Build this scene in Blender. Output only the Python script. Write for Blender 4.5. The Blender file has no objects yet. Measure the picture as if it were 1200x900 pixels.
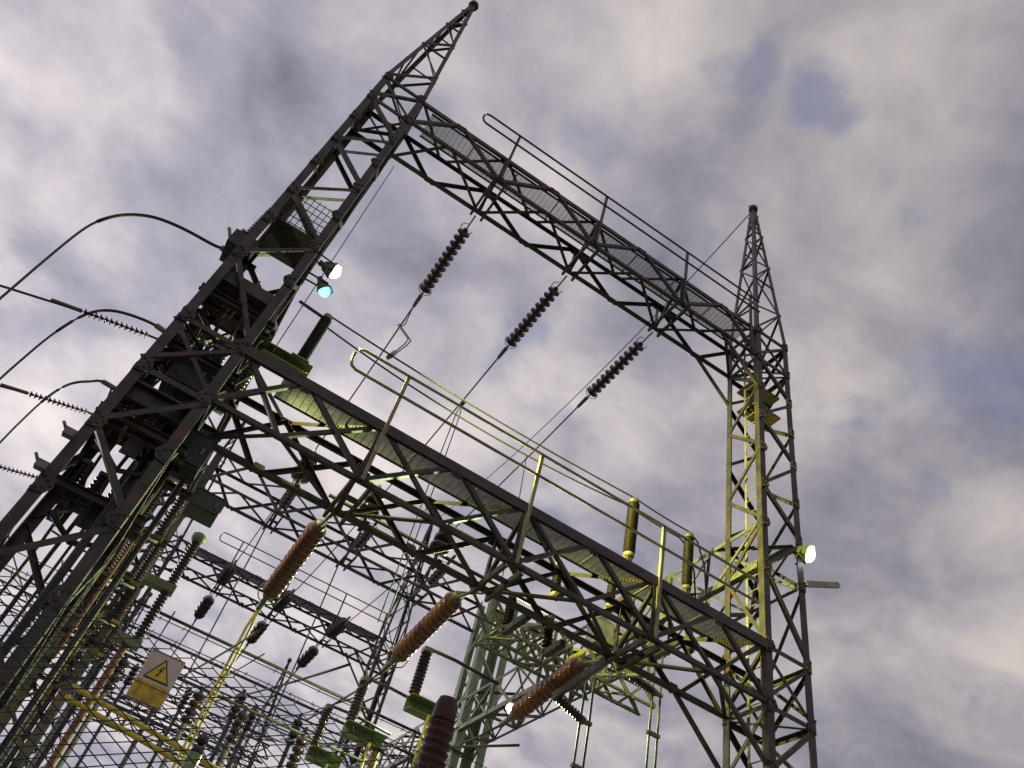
import bpy, math, random
from mathutils import Vector, Matrix
random.seed(7)
R = math.radians
sc = bpy.context.scene
COL = sc.collection

# ------------------------------------------------------------------ camera
# world: X along the gantry beams, Y away from the viewer, Z up; the eye is the origin, the ground lies 1.6 m below
cam_data = bpy.data.cameras.new('camera')
cam = bpy.data.objects.new('camera', cam_data)
COL.objects.link(cam)
rx = (0.8331621, -0.51219256, 0.2085658)
dn = (0.50462825, 0.54981446, -0.66562331)
fw = (0.22625482, 0.65982031, 0.7165514)
cam.matrix_world = Matrix(((rx[0], -dn[0], -fw[0], 0), (rx[1], -dn[1], -fw[1], 0), (rx[2], -dn[2], -fw[2], 0), (0, 0, 0, 1)))
cam_data.sensor_width = 36
cam_data.lens = 906.06 / 1200 * 36
cam_data.clip_start = 0.05
cam_data.clip_end = 3000
sc.camera = cam
GROUND = -1.6

# ------------------------------------------------------------------ sky, sun, exposure
SUN_EL, SUN_AZ = R(14), R(-28)          # azimuth measured from +Y towards +X
world = bpy.data.worlds.new('World')
sc.world = world
world.use_nodes = True
wt = world.node_tree
for n in list(wt.nodes): wt.nodes.remove(n)
W = wt.nodes.new
def wl(a, b): wt.links.new(a, b)
def wmath(op, a, b=None):
    n = W('ShaderNodeMath'); n.operation = op
    for i, v in enumerate((a, b)):
        if v is None: continue
        if isinstance(v, (int, float)): n.inputs[i].default_value = v
        else: wl(v, n.inputs[i])
    return n.outputs[0]
out = W('ShaderNodeOutputWorld'); bg = W('ShaderNodeBackground'); bg.inputs['Strength'].default_value = 0.126
sky = W('ShaderNodeTexSky'); sky.sky_type = 'NISHITA'; sky.sun_disc = False
sky.sun_elevation = SUN_EL; sky.sun_rotation = SUN_AZ; sky.air_density = 1.2; sky.dust_density = 2.0
tc = W('ShaderNodeTexCoord'); sep = W('ShaderNodeSeparateXYZ'); wl(tc.outputs['Generated'], sep.inputs[0])
zc = wmath('MAXIMUM', sep.outputs[2], 0.0)
den = wmath('ADD', zc, 0.28)
comb = W('ShaderNodeCombineXYZ')
wl(wmath('DIVIDE', sep.outputs[0], den), comb.inputs[0]); wl(wmath('DIVIDE', sep.outputs[1], den), comb.inputs[1])
def wnoise(scale, detail, rough, dist, off):
    m = W('ShaderNodeMapping'); m.inputs['Location'].default_value = off
    wl(comb.outputs[0], m.inputs[0])
    n = W('ShaderNodeTexNoise'); n.inputs['Scale'].default_value = scale; n.inputs['Detail'].default_value = detail
    n.inputs['Roughness'].default_value = rough; n.inputs['Distortion'].default_value = dist
    wl(m.outputs[0], n.inputs['Vector']); return n.outputs['Fac']
def wramp(fac, stops, interp='EASE'):
    r = W('ShaderNodeValToRGB'); cr = r.color_ramp; cr.interpolation = interp
    while len(cr.elements) < len(stops): cr.elements.new(0.5)
    for e, (p, c) in zip(cr.elements, stops):
        e.position = p; e.color = (c, c, c, 1) if isinstance(c, (int, float)) else (*c, 1)
    wl(fac, r.inputs[0]); return r.outputs[0]
def wmix(fac, a, b, mode='MIX'):
    n = W('ShaderNodeMix'); n.data_type = 'RGBA'; n.blend_type = mode
    if isinstance(fac, (int, float)): n.inputs[0].default_value = fac
    else: wl(fac, n.inputs[0])
    for s, v in ((n.inputs[6], a), (n.inputs[7], b)):
        if isinstance(v, tuple): s.default_value = (*v, 1)
        else: wl(v, s)
    return n.outputs[2]
big = wnoise(2.9, 2.0, 0.45, 0.3, (3.1, 1.7, 0.0))
mid = wnoise(7.0, 4.0, 0.52, 0.4, (0.4, 6.2, 2.0))
gap = wnoise(4.2, 4.0, 0.5, 0.3, (7.3, 2.1, 5.0))
fine = wnoise(24.0, 6.0, 0.6, 0.3, (1.0, 2.0, 3.0))
dens = wmath('ADD', wmath('ADD', wmath('MULTIPLY', big, 0.48), wmath('MULTIPLY', mid, 0.42)), wmath('MULTIPLY', fine, 0.10))
cloud = wramp(dens, [(0.28, (1.15, 1.12, 1.45)), (0.44, (2.30, 2.16, 2.54)), (0.53, (3.30, 3.04, 3.26)), (0.68, (5.0, 4.5, 4.25))], 'LINEAR')
# thin cloud towards the low sun is brighter
vdir = (math.sin(SUN_AZ) * math.cos(SUN_EL), math.cos(SUN_AZ) * math.cos(SUN_EL), math.sin(SUN_EL))
dot = W('ShaderNodeVectorMath'); dot.operation = 'DOT_PRODUCT'; wl(tc.outputs['Generated'], dot.inputs[0]); dot.inputs[1].default_value = vdir
glow = wramp(dot.outputs['Value'], [(0.30, 0.0), (0.98, 1.0)], 'LINEAR')
lit = wmix(glow, (1.0, 1.0, 1.0), (1.75, 1.75, 1.74))
cloud = wmix(1.0, cloud, lit, 'MULTIPLY')
blue = wmix(0.62, sky.outputs[0], (1.35, 1.55, 2.9))
hole = wramp(gap, [(0.62, 0.0), (0.72, 0.7)])
# ragged openings in the cloud deck where the blue shows
rag = W('ShaderNodeVectorMath'); rag.operation = 'ADD'
ragn = W('ShaderNodeTexNoise'); ragn.inputs['Scale'].default_value = 9.0; ragn.inputs['Detail'].default_value = 4.0
wl(tc.outputs['Generated'], ragn.inputs['Vector'])
rsc = W('ShaderNodeVectorMath'); rsc.operation = 'MULTIPLY_ADD'; rsc.inputs[1].default_value = (0.16, 0.16, 0.16); rsc.inputs[2].default_value = (-0.08, -0.08, -0.08)
wl(ragn.outputs['Color'], rsc.inputs[0]); wl(tc.outputs['Generated'], rag.inputs[0]); wl(rsc.outputs[0], rag.inputs[1])
for gd, gr, gs in (((.319, .222, .921), .062, .62), ((.212, .62, .755), .06, .45), ((.626, .298, .721), .08, .55), ((.237, .249, .939), .05, .5), ((.146, .418, .897), .06, .35)):
    ds = W('ShaderNodeVectorMath'); ds.operation = 'DISTANCE'; wl(rag.outputs[0], ds.inputs[0]); ds.inputs[1].default_value = gd
    hole = wmath('MAXIMUM', hole, wramp(ds.outputs['Value'], [(gr * .25, gs), (gr, 0.0)]))
final = wmix(hole, cloud, blue)
wl(final, bg.inputs['Color']); wl(bg.outputs[0], out.inputs['Surface'])

sun_data = bpy.data.lights.new('sun', 'SUN'); sun_data.energy = 0.6; sun_data.angle = R(15); sun_data.color = (1.0, 0.93, 0.84)
sun = bpy.data.objects.new('sun', sun_data); COL.objects.link(sun)
sun.rotation_euler = Vector(vdir).to_track_quat('Z', 'Y').to_euler()

sc.view_settings.view_transform = 'Standard'; sc.view_settings.look = 'None'
sc.view_settings.exposure = 0.0; sc.view_settings.gamma = 1.0; sc.view_settings.use_curve_mapping = False

# ------------------------------------------------------------------ materials
def mat(name, c1, c2, rough=0.6, metal=0.0, scale=6.0, bump=0.0, spec=0.5, c3=None, c3_at=0.62, coat=0.0):
    m = bpy.data.materials.new(name); m.use_nodes = True; t = m.node_tree; b = t.nodes['Principled BSDF']
    co = t.nodes.new('ShaderNodeTexCoord')
    n = t.nodes.new('ShaderNodeTexNoise'); n.inputs['Scale'].default_value = scale; n.inputs['Detail'].default_value = 6; n.inputs['Roughness'].default_value = 0.62
    t.links.new(co.outputs['Object'], n.inputs['Vector'])
    r = t.nodes.new('ShaderNodeValToRGB'); e = r.color_ramp.elements
    e[0].position = 0.36; e[0].color = (*c1, 1); e[1].position = 0.58; e[1].color = (*c2, 1)
    if c3:
        k = r.color_ramp.elements.new(c3_at + 0.04); k.color = (*c3, 1)
    t.links.new(n.outputs['Fac'], r.inputs[0]); t.links.new(r.outputs[0], b.inputs['Base Color'])
    b.inputs['Roughness'].default_value = rough; b.inputs['Metallic'].default_value = metal
    b.inputs['Specular IOR Level'].default_value = spec; b.inputs['Coat Weight'].default_value = coat
    n2 = t.nodes.new('ShaderNodeTexNoise'); n2.inputs['Scale'].default_value = scale * 6; n2.inputs['Detail'].default_value = 4
    t.links.new(co.outputs['Object'], n2.inputs['Vector'])
    rr = t.nodes.new('ShaderNodeMapRange'); rr.inputs[3].default_value = max(0.03, rough - 0.12); rr.inputs[4].default_value = min(1, rough + 0.12)
    t.links.new(n2.outputs['Fac'], rr.inputs[0]); t.links.new(rr.outputs[0], b.inputs['Roughness'])
    if bump:
        bp = t.nodes.new('ShaderNodeBump'); bp.inputs['Strength'].default_value = bump; bp.inputs['Distance'].default_value = 0.004
        t.links.new(n2.outputs['Fac'], bp.inputs['Height']); t.links.new(bp.outputs[0], b.inputs['Normal'])
    return m
M = {}
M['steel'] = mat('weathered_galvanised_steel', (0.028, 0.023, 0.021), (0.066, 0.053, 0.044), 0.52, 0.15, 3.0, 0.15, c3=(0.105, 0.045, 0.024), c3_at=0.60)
M['dull_brown'] = mat('dull_brown_glaze', (0.034, 0.014, 0.010), (0.056, 0.022, 0.015), 0.55, 0.0, 3.0, spec=0.3)
M['lit_steel'] = mat('lit_galvanised_steel', (0.10, 0.10, 0.075), (0.17, 0.17, 0.13), 0.5, 0.2, 3.0, 0.1, c3=(0.11, 0.07, 0.04), c3_at=0.66)  # lighter copy of the steel, so the right-hand beams seem to catch lamplight
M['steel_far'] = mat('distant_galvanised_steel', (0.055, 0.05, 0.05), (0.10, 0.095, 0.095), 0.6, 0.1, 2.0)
M['rail'] = mat('galvanised_tube', (0.20, 0.17, 0.12), (0.32, 0.28, 0.20), 0.5, 0.3, 5.0)
M['grating'] = mat('galvanised_grating', (0.24, 0.23, 0.26), (0.34, 0.325, 0.36), 0.5, 0.3, 5.0)
M['brown'] = mat('brown_glazed_porcelain', (0.125, 0.044, 0.022), (0.185, 0.070, 0.034), 0.16, 0.0, 4.0, spec=0.6, coat=0.4)
M['dark_porcelain'] = mat('dark_glazed_porcelain', (0.022, 0.011, 0.011), (0.040, 0.019, 0.017), 0.18, 0.0, 5.0, spec=0.6, coat=0.3)
M['dull_porcelain'] = mat('dimmed_dark_porcelain', (0.010, 0.006, 0.006), (0.018, 0.010, 0.009), 0.55, 0.0, 5.0, spec=0.25)  # darker, duller copy so lamplight hardly shows on these posts
M['disc'] = mat('plum_glazed_disc', (0.05, 0.022, 0.028), (0.085, 0.035, 0.042), 0.2, 0.0, 5.0, spec=0.6, coat=0.3)
M['conductor'] = mat('stranded_conductor', (0.04, 0.038, 0.037), (0.075, 0.07, 0.068), 0.55, 0.4, 20.0)
M['cable'] = mat('black_cable_sheath', (0.018, 0.017, 0.017), (0.035, 0.033, 0.032), 0.5, 0.0, 10.0)
M['fitting'] = mat('cast_fitting', (0.12, 0.11, 0.10), (0.20, 0.185, 0.17), 0.5, 0.4, 10.0)
M['green'] = mat('pale_green', (0.20, 0.25, 0.13), (0.28, 0.34, 0.18), 0.5, 0.0, 3.0, 0.1, c3=(0.20, 0.17, 0.09), c3_at=0.68)  # pale green base colour with brownish blotches
M['lime'] = mat('green_paint', (0.14, 0.19, 0.075), (0.20, 0.26, 0.105), 0.42, 0.0, 4.0, 0.1, c3=(0.13, 0.10, 0.05), c3_at=0.68)
M['dark_green'] = mat('dark_green_paint', (0.05, 0.075, 0.05), (0.085, 0.11, 0.075), 0.5, 0.0, 4.0, 0.1)
M['yellow'] = mat('yellow_paint_and_lamplight', (0.52, 0.42, 0.03), (0.66, 0.55, 0.05), 0.45, 0.0, 6.0, 0.05, c3=(0.30, 0.24, 0.06), c3_at=0.66)  # also lent to the dropper and pipes, whose yellow is painted lamplight
M['rust'] = mat('rusty_primer', (0.16, 0.075, 0.04), (0.25, 0.12, 0.065), 0.7, 0.0, 5.0, 0.2)
M['fence'] = mat('fence_wire', (0.022, 0.021, 0.022), (0.045, 0.043, 0.045), 0.55, 0.3, 30.0)
M['sign_face'] = mat('off_white_sign_enamel', (0.55, 0.43, 0.35), (0.68, 0.55, 0.46), 0.45, 0.0, 12.0)
M['sign_yellow'] = mat('sign_yellow', (0.60, 0.42, 0.02), (0.72, 0.54, 0.03), 0.45, 0.0, 9.0)
M['sign_smudge'] = mat('worn_yellow_print', (0.33, 0.22, 0.03), (0.66, 0.44, 0.02), 0.5, 0.0, 26.0)
M['sign_black'] = mat('sign_black', (0.02, 0.02, 0.02), (0.03, 0.03, 0.03), 0.5, 0.0, 9.0)
M['gravel'] = mat('gravel', (0.10, 0.095, 0.085), (0.19, 0.18, 0.165), 0.9, 0.0, 1.5, 0.3)
M['concrete'] = mat('concrete', (0.26, 0.25, 0.235), (0.36, 0.35, 0.33), 0.85, 0.0, 3.0, 0.2)
def emit(name, col, s):
    m = bpy.data.materials.new(name); m.use_nodes = True; t = m.node_tree
    e = t.nodes.new('ShaderNodeEmission'); e.inputs[0].default_value = (*col, 1); e.inputs[1].default_value = s
    t.links.new(e.outputs[0], t.nodes['Material Output'].inputs[0]); return m
M['lamp_warm'] = emit('lit_lens_warm', (0.97, 1.0, 0.80), 14.0)
M['lamp_cyan'] = emit('lit_lens_cyan', (0.16, 0.85, 1.0), 4.0)
M['lamp_white'] = emit('lit_lens_white', (0.82, 1.0, 0.88), 14.0)

# ------------------------------------------------------------------ mesh helpers
class MB:
    def __init__(s): s.v = []; s.f = []
    def add(s, vs, fs):
        o = len(s.v); s.v += [tuple(v) for v in vs]; s.f += [tuple(i + o for i in f) for f in fs]; return s
    def prism(s, a, b, poly, u, v):
        a = Vector(a); b = Vector(b); k = len(poly)
        r0 = [a + u * p + v * q for p, q in poly]; r1 = [b + u * p + v * q for p, q in poly]
        return s.add(r0 + r1, [(i, (i + 1) % k, k + (i + 1) % k, k + i) for i in range(k)] + [tuple(range(k))[::-1], tuple(range(k, 2 * k))])
    def angle(s, a, b, size, t, inward, along=None):
        """rolled steel angle from a to b: one leg lies in the face, the other points inward"""
        a = Vector(a); b = Vector(b); d = (b - a).normalized(); n = Vector(inward)
        n = (n - d * n.dot(d)).normalized(); u = d.cross(n)
        if along is not None and u.dot(Vector(along)) < 0: u = -u
        poly = [(0, 0), (size, 0), (size, t), (t, t), (t, size), (0, size)]
        return s.prism(a, b, poly, u, n)
    def bar(s, a, b, w, h, up=(0, 0, 1)):
        a = Vector(a); b = Vector(b); d = (b - a).normalized(); up = Vector(up)
        if abs(d.dot(up)) > 0.99: up = Vector((0, 1, 0))
        u = d.cross(up).normalized(); v = u.cross(d)
        return s.prism(a, b, [(-w / 2, -h / 2), (w / 2, -h / 2), (w / 2, h / 2), (-w / 2, h / 2)], u, v)
    def channel(s, a, b, w, h, t, up=(0, 0, 1)):
        a = Vector(a); b = Vector(b); d = (b - a).normalized(); up = Vector(up)
        u = d.cross(up).normalized(); v = u.cross(d)
        poly = [(0, -h / 2), (w, -h / 2), (w, -h / 2 + t), (t, -h / 2 + t), (t, h / 2 - t), (w, h / 2 - t), (w, h / 2), (0, h / 2)]
        return s.prism(a, b, poly, u, v)
    def box(s, c, sx, sy, sz):
        c = Vector(c); return s.bar(c - Vector((sx / 2, 0, 0)), c + Vector((sx / 2, 0, 0)), sy, sz)
    def tube(s, pts, r, n=8, closed=False):
        pts = [Vector(p) for p in pts]; m = len(pts); rings = []
        up = Vector((0.13, 0.21, 1)).normalized()
        for i, p in enumerate(pts):
            if closed: d = pts[(i + 1) % m] - pts[i - 1]
            else: d = pts[min(i + 1, m - 1)] - pts[max(i - 1, 0)]
            d.normalize()
            if abs(d.dot(up)) > 0.97: w = Vector((1, 0, 0))
            else: w = up
            u = d.cross(w).normalized(); v = u.cross(d); rr = r[i] if isinstance(r, (list, tuple)) else r
            rings.append([p + (u * math.cos(2 * math.pi * k / n) + v * math.sin(2 * math.pi * k / n)) * rr for k in range(n)])
        vs = [x for q in rings for x in q]; fs = []
        for i in range(m if closed else m - 1):
            j = (i + 1) % m
            fs += [(i * n + k, i * n + (k + 1) % n, j * n + (k + 1) % n, j * n + k) for k in range(n)]
        if not closed: fs += [tuple(range(n))[::-1], tuple((m - 1) * n + k for k in range(n))]
        return s.add(vs, fs)
    def lathe(s, prof, a, b, n=14):
        """prof: (distance along a->b in metres, radius)"""
        a = Vector(a); d = (Vector(b) - a).normalized(); w = Vector((0, 0, 1)) if abs(d.z) < 0.9 else Vector((1, 0, 0))
        u = d.cross(w).normalized(); v = u.cross(d); vs = []
        for t, r in prof:
            vs += [a + d * t + (u * math.cos(2 * math.pi * k / n) + v * math.sin(2 * math.pi * k / n)) * max(r, 1e-4) for k in range(n)]
        m = len(prof); fs = [(i * n + k, i * n + (k + 1) % n, (i + 1) * n + (k + 1) % n, (i + 1) * n + k) for i in range(m - 1) for k in range(n)]
        fs += [tuple(range(n))[::-1], tuple((m - 1) * n + k for k in range(n))]
        return s.add(vs, fs)
    def mesh(s, name, m, smooth=False):
        me = bpy.data.meshes.new(name); me.from_pydata(s.v, [], s.f); me.materials.append(M[m])
        me.validate()
        if smooth:
            for p in me.polygons: p.use_smooth = True
        return me
    def build(s, name, m, parent=None, smooth=False, loc=None):
        o = bpy.data.objects.new(name, s.mesh(name, m, smooth)); COL.objects.link(o)
        if parent: o.parent = parent
        if loc: o.location = loc
        return o
def link_mesh(name, me, parent, loc, rot=None):
    o = bpy.data.objects.new(name, me); COL.objects.link(o); o.parent = parent; o.location = loc
    if rot is not None: o.rotation_mode = 'QUATERNION'; o.rotation_quaternion = rot
    return o
def tag(o, label, cat, group=None, kind=None):
    o['label'] = label; o['category'] = cat
    if group: o['group'] = group
    if kind: o['kind'] = kind
    return o
def thing(name, label, cat, loc=(0, 0, 0), group=None):
    o = bpy.data.objects.new(name, None); COL.objects.link(o); o.location = loc; o.empty_display_size = 0.2
    return tag(o, label, cat, group)
def children(o): return [c for c in bpy.data.objects if c.parent is o]
def copy_tree(root, loc, label, group=None, material=None, skip=()):
    kids = {}
    for c in bpy.data.objects:
        if c.parent: kids.setdefault(c.parent.name, []).append(c)
    r = root.copy(); COL.objects.link(r); r.location = loc; r['label'] = label
    if group: r['group'] = group
    for ch in kids.get(root.name, []):
        if ch.name.split('.')[0] in skip: continue
        c = ch.copy(); COL.objects.link(c); c.parent = r
        for g in kids.get(ch.name, []):
            d = g.copy(); COL.objects.link(d); d.parent = c
    return r
def struct(o): o['kind'] = 'structure'; return o

# ------------------------------------------------------------------ ground
g = MB(); S = 900
g.add([(-S, -S, 0), (S, -S, 0), (S, S, 0), (-S, S, 0)], [(0, 1, 2, 3)])
struct(g.build('ground', 'gravel', loc=(0, 0, GROUND)))

# ------------------------------------------------------------------ lattice towers
TW, TD = 0.976, 0.985                      # plan size of a tower
ZU, ZUB, ZL, ZLB, ZPK = 15.42, 14.40, 7.07, 6.06, 22.3
XL, XR, YF = -1.826, 8.412, 8.5            # left tower, right tower, front face of the near gantry
def corner(k, z, w=TW, d=TD):              # 0 front-left 1 front-right 2 back-right 3 back-left
    return Vector(((0, w, w, 0)[k], (0, 0, d, d)[k], z))
FACES = [((0, 1), (0, 1, 0)), ((1, 2), (-1, 0, 0)), ((2, 3), (0, -1, 0)), ((3, 0), (1, 0, 0))]
def make_tower(name, label, m, group, loc, leg=0.135, br=0.072, peak=True, top=ZU):
    base = Vector((0, 0, -GROUND))         # things stand on the ground: local z = world z + 1.6
    t = thing(name, label, 'pylon', (loc[0], loc[1], GROUND), group)
    up = 1.6
    ctr = Vector((TW / 2, TD / 2, 0))
    for k in range(4):
        p0 = corner(k, 0.0); p1 = corner(k, top + up + 0.05)
        inx = Vector((1 if k in (0, 3) else -1, 0, 0)); iny = Vector((0, 1 if k in (0, 1) else -1, 0))
        poly = [(0, 0), (leg, 0), (leg, .016), (.016, .016), (.016, leg), (0, leg)]
        MB().prism(p0, p1, poly, inx, iny).build('leg', m, t)
    for k in range(4):
        c = corner(k, 0.1); MB().box(c, .42, .42, .34).build('footing', 'concrete', t)
    lev = [ZUB - .95, ZUB - 1.92, ZUB - 2.85, ZUB - 3.85, ZUB - 4.78, ZUB - 5.77, ZL]
    low = [ZLB - .97 * i for i in range(0, 8)]
    def bolts(q, c, pts, nrm, u, v):
        for a_, b_ in pts:
            p_ = c + u * a_ + v * b_
            q.prism(p_, p_ + nrm * .022, [(.017 * math.cos(i * math.pi / 3), .017 * math.sin(i * math.pi / 3)) for i in range(6)], u, v)
    def zig(levels, start):
        for (fk, inw) in FACES:
            a, b = fk; out_ = -Vector(inw) * 0.011
            for i in range(len(levels) - 1):
                s = (i + start) % 2
                k0, k1 = (a, b) if s == 0 else (b, a)
                p, q = corner(k0, levels[i] + up) + out_, corner(k1, levels[i + 1] + up) + out_
                dd = (q - p).normalized()
                MB().angle(p + dd * .05, q - dd * .05, br, .008, inw).build('brace', m, t)
    if top > ZUB:
        zig([ZUB] + lev, 0)
    else:
        n = max(2, int(round((top - ZL) / .97))); zig([top - (top - ZL) * i / n for i in range(n + 1)], 0)
    zig(low, 1)
    for z in ([ZU, ZUB] + lev[:-1] if top > ZUB else []) + [ZL, ZLB] + low[1:]:
        for k in (0, 1):
            sx = 1 if k == 0 else -1
            q = MB(); c = corner(k, z + up) + Vector((0, -.024, 0))
            q.prism(c, c + Vector((0, .008, 0)), [(0, -.13), (.15, -.10), (.19, .0), (.15, .10), (0, .13)], Vector((sx, 0, 0)), Vector((0, 0, 1)))
            bolts(q, c, [(.04, -.08), (.04, .08), (.10, -.05), (.10, .05), (.15, 0)], Vector((0, -1, 0)), Vector((sx, 0, 0)), Vector((0, 0, 1)))
            q.build('gusset', m, t)
    # horizontals and crossed bracing where the beams join
    for (zb, zt) in ([(ZUB, top), (ZLB, ZL)] if top > ZUB else [(ZLB, ZL)]):
        for (fk, inw) in FACES:
            a, b = fk; o1 = -Vector(inw) * 0.012; o2 = Vector(inw) * 0.02
            for z in (zb, zt):
                MB().angle(corner(a, z + up) + o1, corner(b, z + up) + o1, .08, .009, inw, (0, 0, -1)).build('brace', m, t)
            MB().angle(corner(a, zb + up + .06) + o1, corner(b, zt + up - .06) + o1, .06, .007, inw).build('brace', m, t)
            MB().angle(corner(b, zb + up + .06) + o2, corner(a, zt + up - .06) + o2, .06, .007, inw).build('brace', m, t)
        MB().bar(corner(0, zt + up - .03), corner(2, zt + up - .03), .05, .012).build('brace', m, t)
        MB().bar(corner(1, zb + up - .03), corner(3, zb + up - .03), .05, .012).build('brace', m, t)
    if peak:
        h0, h1 = top + up + .02, ZPK + up
        def pc(k, s):
            c = corner(k, 0); e = ctr + (c - ctr).normalized() * .085
            p = c.lerp(e, s); p.z = h0 + (h1 - h0) * s; return p
        for k in range(4):
            p0, p1 = pc(k, 0), pc(k, 1); d = (p1 - p0).normalized()
            inx = Vector((1 if k in (0, 3) else -1, 0, 0)); iny = Vector((0, 1 if k in (0, 1) else -1, 0))
            poly = [(0, 0), (.09, 0), (.09, .01), (.01, .01), (.01, .09), (0, .09)]
            MB().prism(p0, p1, poly, inx, iny).build('peak_leg', m, t)
        ss = [0, .19, .36, .51, .64, .75, .85, .93]
        for fi, (fk, inw) in enumerate(FACES):
            for i in range(len(ss) - 1):
                a, b = fk if (i + fi) % 2 == 0 else fk[::-1]
                p, q = pc(a, ss[i]), pc(b, ss[i + 1]); o_ = -Vector(inw) * .006
                MB().angle(p + o_, q + o_, .045, .006, inw).build('peak_brace', m, t)
                if i and i % 2 == fi % 2:
                    p, q = pc(fk[0], ss[i]), pc(fk[1], ss[i])
                    MB().angle(p - Vector(inw) * .008, q - Vector(inw) * .008, .04, .006, inw).build('peak_brace', m, t)
        top_c = ctr + Vector((0, 0, h1 - .12))
        _pk = MB().lathe([(0, .10), (.03, .14), (.16, .14), (.2, .10), (.28, .05)], top_c, top_c + Vector((0, 0, 1)), 10); pk = _pk.build('peak_cap', m, t, True)
        MB().tube([top_c + Vector((.14 * math.cos(a), .03, .18 + .12 * math.sin(a))) for a in [i * math.pi / 5 for i in range(10)]], .018, 6, True).build('shackle', 'fitting', pk, True)
    return t

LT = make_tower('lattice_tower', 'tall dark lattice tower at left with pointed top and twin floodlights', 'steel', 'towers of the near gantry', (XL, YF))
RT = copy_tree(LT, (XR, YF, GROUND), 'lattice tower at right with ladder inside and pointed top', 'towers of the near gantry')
# climbing ladder inside the right tower
for dy in (0.20, 0.55):
    MB().bar((.13, dy, 0.6), (.13, dy, 17.0), .012, .055, (0, 1, 0)).build('ladder_stile', 'rail', RT)
for i in range(54):
    z = .9 + i * .3
    if i == 0:
        rung = MB().tube([(.13, .19, 0), (.13, .56, 0)], .011, 6).mesh('ladder_rung', 'rail')
    link_mesh('ladder_rung', rung, RT, (0, 0, z))
for z, s in ((14.75, .8), (15.4, .9)):
    MB().box((.5, .52, z), .82, .5, .05).build('rest_platform', 'steel', RT)
# outrigger arm on the right tower
MB().bar((TW, -.02, 8.70 + 1.6), (TW + .86, -.02, 9.12 + 1.6), .07, .10).build('outrigger', 'rail', RT)

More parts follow.
